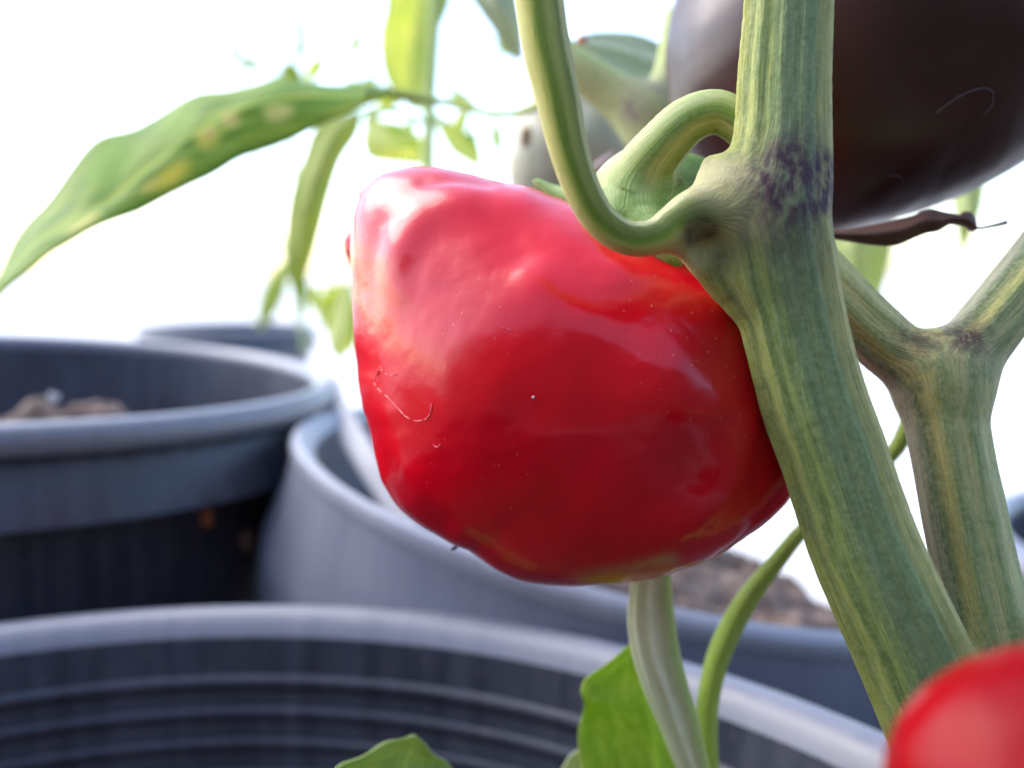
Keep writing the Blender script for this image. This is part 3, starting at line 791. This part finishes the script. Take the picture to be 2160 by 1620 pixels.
# thin green shoot and faded folded leaf behind the stem
tube('shoot', [(1925, 800, .150, 10), (1921, 860, .150, 13), (1906, 915, .150, 16), (1880, 958, .151, 16), (1800, 1030, .152, 15), (1700, 1112, .153, 15), (1640, 1182, .154, 18), (1582, 1256, .155, 22), (1540, 1328, .156, 25), (1510, 1402, .156, 24), (1492, 1490, .156, 23), (1490, 1580, .156, 24), (1500, 1700, .156, 26), (1540, 2000, .150, 28), (1600, 2300, .14, 28)], M['shoot'], plant, n=7, seg=20, rib=.02)
tube('faded_leaf', [(1386, 1090, .149, 22), (1378, 1150, .148, 26), (1376, 1190, .147, 35), (1373, 1290, .146, 47), (1382, 1368, .145, 48), (1404, 1446, .145, 45), (1432, 1523, .146, 40), (1449, 1580, .147, 35), (1476, 1660, .149, 28), (1500, 1760, .152, 20)], M['dryleaf'], plant, n=9, seg=60, rib=.06, ribn=9, flat=.16)
leaf('leaf', [((1336, 1356, .158), (1345, 1352, .158), (1352, 1360, .158)), ((1269, 1407, .156), (1352, 1420, .160), (1398, 1400, .163)), ((1226, 1456, .154), (1365, 1490, .161), (1432, 1480, .165)), ((1234, 1504, .156), (1380, 1550, .162), (1452, 1550, .166)), ((1222, 1600, .158), (1390, 1640, .163), (1475, 1640, .167)), ((1300, 1800, .16), (1400, 1800, .163), (1480, 1800, .165))], M['leaf_fresh'], plant, wave=.03, seed=2, cup=.1)
leaf('leaf', [((868, 1552, .150), (874, 1552, .150), (880, 1556, .150)), ((800, 1576, .148), (866, 1580, .152), (915, 1590, .154)), ((715, 1622, .146), (850, 1640, .153), (960, 1630, .156)), ((700, 1720, .146), (860, 1760, .153), (990, 1720, .156)), ((880, 1900, .15), (900, 1910, .152), (930, 1900, .155))], M['leaf_low'], plant, wave=.04, seed=4, cup=.12)
leaf('leaf', [((1236, 1574, .170), (1240, 1574, .170), (1243, 1580, .170)), ((1190, 1612, .168), (1225, 1625, .171), (1262, 1620, .173)), ((1170, 1720, .168), (1230, 1740, .171), (1300, 1720, .173)), ((1220, 1850, .17), (1240, 1860, .17), (1260, 1850, .17))], M['leaf_grey'], plant, wave=.03, seed=5, cup=.1)

# the rear branch with its purple node, and what grows on it
def rear():
    chs = [chain_px([(1190, 120, .205, 38), (1230, 152, .204, 42), (1290, 196, .203, 46), (1350, 240, .202, 58), (1390, 300, .201, 62), (1430, 400, .200, 60), (1450, 540, .199, 60)], 5),
           chain_px([(1370, 250, .202, 54), (1400, 200, .203, 40), (1418, 130, .205, 34), (1430, 40, .207, 32)], 5)]
    V, Q, N = sdf_mesh(chs, .0007, .004)
    sc, an, near, W = chain_coords(V, chs)
    def gs(px, py, d, r): return np.exp(-(np.linalg.norm(V - P(px, py, d), axis=1) / (r * d / F)) ** 2)
    mp = np.clip(.9 * gs(1337, 232, .196, 34) + .8 * gs(1385, 190, .199, 36) + .5 * gs(1330, 185, .199, 30), 0, .8)
    z = np.zeros(len(V))
    split_parts(V, Q, N, near, [0, 0], ['branch'], [M['branch2']], plant, {'sc': sc, 'ang': an, 'm_purple': mp, 'm_tan': z, 'm_brown': z})
M['branch2'] = stem_mat('yellow_green_branch', [(.2, lin(196, 206, 140)), (.45, lin(188, 198, 130)), (.7, lin(176, 190, 116)), (.85, lin(120, 136, 70))], lin(150, 165, 95), lin(214, 216, 165), purple=(.26, .16, .24))
rear()
leaf('leaf', [((1212, 98, .216), (1213, 100, .216), (1214, 104, .216)), ((1242, 72, .220), (1240, 92, .216), (1236, 118, .214)), ((1295, 68, .224), (1300, 100, .218), (1300, 152, .214)), ((1350, 74, .226), (1352, 116, .220), (1352, 180, .215)), ((1396, 96, .226), (1398, 130, .221), (1400, 184, .216)), ((1418, 140, .222), (1416, 150, .221), (1414, 170, .218))], M['leaf_grey'], plant, cup=-.25, seed=7)
leaf('leaf', [((1208, 92, .2155), (1209, 97, .2155), (1211, 102, .2155)), ((1222, 76, .2150), (1222, 90, .2145), (1222, 104, .2145)), ((1240, 72, .2148), (1238, 80, .2148), (1234, 92, .2145))], M['bit'], plant, m=3)['label'] = 'brown dried tip of the pale leaf'
# the long spotted leaf reaching left, and its stalk
U = [(0, 582), (25, 510), (55, 465), (100, 425), (145, 370), (185, 320), (220, 290), (280, 270), (340, 235), (375, 215), (420, 200), (475, 197), (525, 185), (585, 165), (640, 168), (700, 176), (760, 180), (820, 186)]
Mi = [(0, 600), (50, 545), (90, 505), (140, 480), (190, 450), (235, 425), (275, 392), (320, 350), (370, 310), (410, 282), (455, 254), (500, 232), (545, 215), (600, 206), (655, 202), (710, 200), (765, 198), (820, 196)]
Lo = [(-5, 618), (60, 570), (105, 540), (150, 515), (200, 482), (245, 458), (290, 440), (340, 418), (400, 394), (450, 374), (505, 338), (545, 318), (590, 300), (640, 278), (690, 258), (740, 240), (780, 222), (820, 206)]
dM = np.linspace(.200, .262, 18)
st = [((-80, 745, .195), (-80, 748, .194), (-78, 750, .194)), ((-45, 660, .198), (-40, 672, .196), (-40, 684, .195))] + [((*U[i], dM[i] + .018), (*Mi[i], dM[i]), (*Lo[i], dM[i] - .006)) for i in range(18)]
leaf('leaf', st, M['leaf_big'], plant, n=4, m=10, wave=.02, seed=1, cup=.06)['label'] = 'long leaf mottled green and yellow, stretching left above the pots'
tube('leaf_stalk', [(770, 196, .256, 8), (820, 196, .262, 9), (880, 206, .262, 9), (950, 218, .258, 8), (1040, 240, .245, 8), (1120, 230, .225, 9), (1215, 170, .206, 12)], M['shoot'], plant, seg=12)
# pale leaves hanging behind the brown pepper
leaf('leaf', [((1740, 440, .33), (1800, 430, .32), (1890, 440, .33)), ((1735, 515, .325), (1806, 515, .315), (1882, 515, .325)), ((1742, 570, .325), (1806, 575, .315), (1872, 562, .325)), ((1765, 620, .32), (1810, 625, .315), (1860, 610, .325)), ((1800, 670, .32), (1818, 672, .32), (1842, 660, .32)), ((1822, 708, .32), (1826, 710, .32), (1830, 708, .32))], M['leaf_pale'], plant, seed=3, cup=.1)
leaf('leaf', [((1990, 330, .35), (2030, 330, .34), (2080, 330, .35)), ((2004, 400, .345), (2040, 400, .34), (2076, 400, .345)), ((2012, 450, .34), (2040, 455, .335), (2066, 450, .34)), ((2022, 500, .34), (2036, 500, .34), (2046, 498, .34)), ((2028, 532, .34), (2030, 534, .34), (2032, 532, .34))], M['leaf_pale'], plant, seed=6, cup=.1)
leaf('leaf', [((970, -40, .27), (1030, -60, .27), (1100, -60, .27)), ((1000, 5, .27), (1045, -5, .265), (1090, -10, .27)), ((1035, 55, .27), (1068, 40, .265), (1096, 30, .27)), ((1066, 100, .27), (1085, 88, .268), (1102, 78, .27)), ((1090, 128, .27), (1096, 126, .27), (1104, 122, .27))], M['leaf_grey'], plant, seed=8, cup=.1)

# ------------------------------------------------------------------ other peppers
def ell(cx, cy, rx, ry, n=40, k=0.):
    return [(cx + rx * math.cos(a) * (1 + k * math.sin(3 * a + 1)), cy + ry * math.sin(a) * (1 + k * math.cos(2 * a))) for a in np.linspace(0, 2 * np.pi, n, endpoint=False)]
def pepper(name, label, cen, outline, D, mat, sub=6, fields=(), lump=.0006, seed=0):
    t = thing(name, label, 'pepper', tuple(P(*cen)), 'peppers hanging on the plant')
    W, Fc = fruit_geo(outline, *cen, D, sub, fields, lump, seed)
    mesh_obj('fruit', W, Fc, mat, t); return t, W
OUT_BR = [(1422, -20), (1406, 60), (1400, 120), (1407, 180), (1416, 235), (1450, 310), (1505, 385), (1580, 440), (1660, 490), (1755, 503), (1835, 489), (1902, 468), (1967, 447), (2010, 430), (2058, 410), (2104, 387), (2160, 354), (2215, 280), (2248, 200), (2262, 110), (2258, 0), (2225, -110), (2150, -210), (2040, -290), (1900, -350), (1750, -350), (1600, -300), (1500, -210), (1445, -110)]
brown, Wb = pepper('brown_pepper', 'dark chocolate brown pepper hanging at the upper right behind the stem', (1835, 60, .162), OUT_BR, .036, M['brown'], 7,
    [ridge([(1990, 110), (2070, 60), (2120, -20)], 60, -.8 * mm), blob(2160, 40, 60, 90, .9 * mm), blob(1480, 120, 60, 200, .4 * mm)], .0004, 9)
tube('fruit_stalk', [(1830, -260, .16, 60), (1820, -340, .158, 46), (1790, -420, .15, 40), (1740, -500, .135, 40), (1690, -560, .115, 44)], M['calyx'], brown, n=5)
_pb, _db = PROJ(Wb); _fb = _db < .162
def on_brown(px, py):
    d = np.where(_fb, (_pb[:, 0] - px) ** 2 + (_pb[:, 1] - py) ** 2, 1e12); return P(px, py, _db[d.argmin()] - .00012)
fib = catmull(np.array([(1975, 238), (2010, 212), (2045, 193), (2078, 186), (2094, 196), (2092, 222), (2076, 242)], float), 4)
tube('skin_mark', [np.append(on_brown(*a), 1.1 * .13 / F) for a in fib], flat_mat('pale_fibre', (.20, .16, .17), .7, .1), brown, px=False, n=2, seg=6)
fib = catmull(np.array([(1868, 372), (1885, 370), (1902, 376), (1906, 388)], float), 4)
tube('skin_mark', [np.append(on_brown(*a), 1.0 * .13 / F) for a in fib], flat_mat('pale_fibre_small', (.16, .13, .14), .7, .1), brown, px=False, n=2, seg=6)

lil, _ = pepper('lilac_pepper', 'pale greyish lilac pepper half hidden behind the curved leaf stalk', (1215, 330, .262), ell(1215, 330, 150, 165, k=.03), .020, M['lilac'], 5, seed=5)
tube('fruit_stalk', [(1220, 190, .262, 22), (1245, 170, .250, 18), (1300, 200, .225, 18), (1350, 235, .206, 20)], M['calyx'], lil)
_pl, _dl = PROJ(_); _k = np.where(_dl < .262, (_pl[:, 0] - 1112) ** 2 + (_pl[:, 1] - 288) ** 2, 1e12).argmin()
V0, F0 = ico(3); V0 = V0 * np.array([14, 8, 24]) * .25 / F
mesh_obj('scar', V0 + P(1112, 290, _dl[_k] + .0005), F0, flat_mat('brown_scar', (.34, .20, .09), .8), lil)
bk, _ = pepper('red_pepper', 'small sliver of a red pepper peeping out left of the big one', (806, 515, .185), ell(806, 515, 80, 80, k=.03), .0078, M['red'], 5, seed=8)
tube('fruit_stalk', [(800, 460, .186, 18), (776, 436, .187, 18), (768, 415, .188, 17), (784, 402, .189, 13), (815, 398, .192, 10), (850, 396, .20, 9), (1000, 400, .21, 9), (1150, 420, .205, 10), (1300, 330, .203, 14)], flat_mat('dull_stalk', (.36, .29, .28), .8), bk)
fg, _ = pepper('red_pepper', 'blurred bright red pepper close to the camera in the bottom right corner', (2262, 1752, .056), ell(2264, 1752, 388, 388, k=.02), .0111, M['red2'], 6, [], .0003, 12)
tube('fruit_stalk', [(2330, 1400, .058, 50), (2380, 1320, .066, 44), (2390, 1280, .085, 40), (2300, 1300, .105, 40), (2150, 1400, .112, 44)], M['calyx'], fg)

# ------------------------------------------------------------------ withered petal under the brown pepper
up = [(1700, 487), (1755, 488), (1835, 479), (1920, 463), (1944, 448), (1967, 442), (1987, 452), (2010, 456), (2027, 454), (2036, 449), (2049, 459), (2058, 481)]
lo = [(1700, 490), (1758, 502), (1835, 515), (1880, 513), (1924, 499), (1950, 492), (1976, 485), (2002, 468), (2020, 472), (2035, 478), (2046, 482), (2058, 484)]
pt = thing('withered_petal', 'crinkled dark brown withered flower stuck beneath the brown pepper', 'dried flower', tuple(P(1850, 490, .136)))
leaf('petal', [((*up[i], .137), ((up[i][0] + lo[i][0]) / 2, (up[i][1] + lo[i][1]) / 2, .1335), (*lo[i], .136)) for i in range(12)], M['petal'], pt, n=5, m=5, thick=.0006, wave=.12, seed=3)
tube('filament', [(2050, 482, .136, 3), (2075, 480, .136, 3), (2100, 475, .137, 4), (2124, 469, .137, 5)], flat_mat('grey_filament', (.22, .22, .25), .7), pt, seg=8)

# ------------------------------------------------------------------ plant behind, growing in the grey pot
pb = thing('pepper_plant', 'pale overexposed pepper plant with hanging yellowish leaves behind the big red pepper', 'plant', tuple(P(905, 1000, .40)), 'pepper plants')
D2 = .40
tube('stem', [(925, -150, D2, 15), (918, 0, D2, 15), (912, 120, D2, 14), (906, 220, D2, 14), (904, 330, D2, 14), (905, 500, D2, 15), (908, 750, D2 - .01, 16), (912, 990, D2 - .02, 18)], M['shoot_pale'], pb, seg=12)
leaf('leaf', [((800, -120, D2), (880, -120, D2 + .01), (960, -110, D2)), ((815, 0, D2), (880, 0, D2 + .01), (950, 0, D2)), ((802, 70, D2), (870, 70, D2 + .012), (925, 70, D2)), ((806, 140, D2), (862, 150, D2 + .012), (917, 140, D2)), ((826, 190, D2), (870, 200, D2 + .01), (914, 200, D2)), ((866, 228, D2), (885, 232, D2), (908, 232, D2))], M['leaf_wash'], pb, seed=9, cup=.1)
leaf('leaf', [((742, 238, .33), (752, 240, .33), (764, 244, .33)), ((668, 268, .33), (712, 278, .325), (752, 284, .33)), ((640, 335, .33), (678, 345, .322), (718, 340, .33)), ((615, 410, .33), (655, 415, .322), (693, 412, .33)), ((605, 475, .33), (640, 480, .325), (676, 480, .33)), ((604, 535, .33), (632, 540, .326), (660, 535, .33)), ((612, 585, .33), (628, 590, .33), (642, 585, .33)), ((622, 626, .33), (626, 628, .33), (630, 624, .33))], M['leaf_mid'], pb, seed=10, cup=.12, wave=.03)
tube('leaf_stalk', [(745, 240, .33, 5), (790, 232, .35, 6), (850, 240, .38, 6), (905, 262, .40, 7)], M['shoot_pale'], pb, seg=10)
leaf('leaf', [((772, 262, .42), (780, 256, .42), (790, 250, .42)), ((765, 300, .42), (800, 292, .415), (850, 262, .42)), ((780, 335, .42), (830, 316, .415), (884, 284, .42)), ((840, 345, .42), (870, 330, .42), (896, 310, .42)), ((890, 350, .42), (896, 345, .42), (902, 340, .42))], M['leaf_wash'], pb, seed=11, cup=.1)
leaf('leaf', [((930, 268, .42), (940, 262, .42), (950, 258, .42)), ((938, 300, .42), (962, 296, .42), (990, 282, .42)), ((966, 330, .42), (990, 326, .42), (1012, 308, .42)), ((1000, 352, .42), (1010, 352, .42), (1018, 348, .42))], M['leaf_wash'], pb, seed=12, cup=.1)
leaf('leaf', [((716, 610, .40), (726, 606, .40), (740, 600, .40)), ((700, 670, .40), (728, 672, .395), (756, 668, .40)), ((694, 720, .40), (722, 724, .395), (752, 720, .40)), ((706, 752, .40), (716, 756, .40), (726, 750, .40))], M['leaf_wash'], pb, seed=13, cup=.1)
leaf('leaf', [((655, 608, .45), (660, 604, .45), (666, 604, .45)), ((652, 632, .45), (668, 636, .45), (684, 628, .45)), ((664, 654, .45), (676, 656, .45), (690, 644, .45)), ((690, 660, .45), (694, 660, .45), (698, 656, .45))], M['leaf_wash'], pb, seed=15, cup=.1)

for q in ([(906, 300, .40, 5), (888, 292, .41, 5), (850, 285, .415, 5)], [(905, 245, .40, 5), (925, 252, .41, 5), (942, 264, .42, 4)], [(906, 560, .40, 6), (820, 570, .40, 5), (730, 604, .40, 5)], [(906, 600, .40, 6), (800, 600, .42, 5), (665, 606, .45, 4)]):
    tube('leaf_stalk', q, M['shoot_pale'], pb, seg=8)

rl = random.Random(5)
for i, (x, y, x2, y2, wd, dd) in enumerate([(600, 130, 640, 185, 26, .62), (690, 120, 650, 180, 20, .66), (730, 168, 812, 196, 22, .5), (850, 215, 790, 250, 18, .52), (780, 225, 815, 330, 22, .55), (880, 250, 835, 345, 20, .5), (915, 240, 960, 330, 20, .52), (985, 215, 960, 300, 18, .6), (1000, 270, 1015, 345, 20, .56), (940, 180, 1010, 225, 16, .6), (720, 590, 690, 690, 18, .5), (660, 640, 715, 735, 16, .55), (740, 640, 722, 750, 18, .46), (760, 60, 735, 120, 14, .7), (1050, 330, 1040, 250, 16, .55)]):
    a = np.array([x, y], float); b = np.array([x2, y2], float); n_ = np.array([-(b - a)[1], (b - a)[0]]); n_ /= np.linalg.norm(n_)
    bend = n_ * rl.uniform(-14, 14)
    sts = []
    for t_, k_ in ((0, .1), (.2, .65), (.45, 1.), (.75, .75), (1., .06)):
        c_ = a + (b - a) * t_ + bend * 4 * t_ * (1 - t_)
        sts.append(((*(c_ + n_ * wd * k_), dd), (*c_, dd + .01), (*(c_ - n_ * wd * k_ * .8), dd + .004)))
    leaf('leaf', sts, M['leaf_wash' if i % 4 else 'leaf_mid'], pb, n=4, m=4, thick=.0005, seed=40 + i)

# ------------------------------------------------------------------ faint far plant in the farthest pot
pf = thing('pepper_plant', 'faint spindly far plant, washed out against the white sky above the farthest pot', 'plant', tuple(P(640, 720, 1.48)), 'pepper plants')
D3 = 1.45
tube('stem', [(640, 735, D3, 6), (632, 640, D3, 5), (626, 500, D3, 5), (618, 300, D3, 5), (620, 180, D3, 5), (622, 90, D3, 4), (628, -40, D3, 4)], M['shoot_pale'], pf, seg=8)
tube('stem', [(632, 640, D3, 4), (560, 400, D3, 4), (515, 200, D3, 4), (498, 90, D3, 4), (486, -40, D3, 4)], M['shoot_pale'], pf, seg=8)
for i, (x, y, x2, y2, wd) in enumerate([(474, -20, 500, 30, 12), (498, 90, 486, 130, 14), (500, 120, 560, 150, 16), (612, 50, 650, 66, 12), (624, 160, 590, 130, 16), (650, 70, 620, 140, 12), (620, 170, 560, 165, 14), (735, 80, 748, 110, 9), (604, 548, 545, 700, 24), (640, 560, 632, 690, 16), (1046, 70, 1074, 130, 14), (1052, 160, 1070, 190, 8), (1066, 182, 1092, 192, 9), (415, 140, 420, 170, 8), (760, 190, 800, 160, 18)]):
    a = np.array([x, y], float); b = np.array([x2, y2], float); n_ = np.array([-(b - a)[1], (b - a)[0]]); n_ /= np.linalg.norm(n_)
    sts = []
    for t_, k_ in ((0, .15), (.25, .8), (.5, 1.), (.75, .7), (1., .08)):
        c_ = a + (b - a) * t_
        sts.append(((*(c_ + n_ * wd * k_), D3), (*c_, D3 + .008), (*(c_ - n_ * wd * k_), D3)))
    leaf('leaf', sts, M['leaf_mid' if i % 3 else 'leaf_fresh'], pf, n=3, m=3, thick=.0006, seed=20 + i)

# ------------------------------------------------------------------ small things
def on_pot(px, py, cen, r):
    lo_, hi_ = .12, .4
    for d in np.linspace(lo_, hi_, 600):
        p = P(px, py, d)
        if math.hypot(p[0] - cen[0], p[1] - cen[1]) < r: return d
    return hi_
def chip(label, px, py, d, spx, mat, seed, cat, name, stretch=1.6):
    bm = bmesh.new(); bmesh.ops.create_icosphere(bm, subdivisions=3, radius=1)
    V = np.array([v.co[:] for v in bm.verts]); Fc = [[v.index for v in f.verts] for f in bm.faces]; bm.free()
    V = V * (1 + .35 * vnoise(V * 2.2 + 4, seed))[:, None]
    V = V * np.array([1, .5, stretch]) * spx * d / F
    tag(mesh_obj(name, V + P(px, py, d), Fc, mat), label, cat)
d = on_pot(436, 1090, POT_LEFT, R_LEFT - .012)
chip('orange dry fleck stuck on the dark side of the left pot', 436, 1090, d - .001, 13, M['bit'], 3, 'dry fleck', 'dry_fleck')
d = on_pot(520, 1140, POT_LEFT, R_LEFT - .012)
chip('dull brown dry fleck beside the grey pot, right of the orange one', 520, 1140, d - .001, 14, flat_mat('brown_fleck', (.20, .12, .08), .9), 5, 'dry fleck', 'dry_fleck')
chip('white perlite grain lying between the two soil clumps in the left pot', 113, 842, .33, 11, M['perlite'], 8, 'perlite grain', 'perlite_grain', 1.)
sp = [(655, 690, .43), (676, 760, .40), (700, 830, .375), (735, 900, .35), (775, 980, .325), (830, 1080, .30)]
sp = [(690, 800, .40, 24), (705, 850, .385, 25), (735, 905, .365, 26), (770, 965, .345, 27), (815, 1035, .33, 28), (870, 1120, .315, 28)]
tag(tube('plastic_strip', sp, M['strip'], None, n=5, seg=16, flat=.12), 'pale plastic strip standing in the grey pot just left of the big red pepper', 'plastic strip')
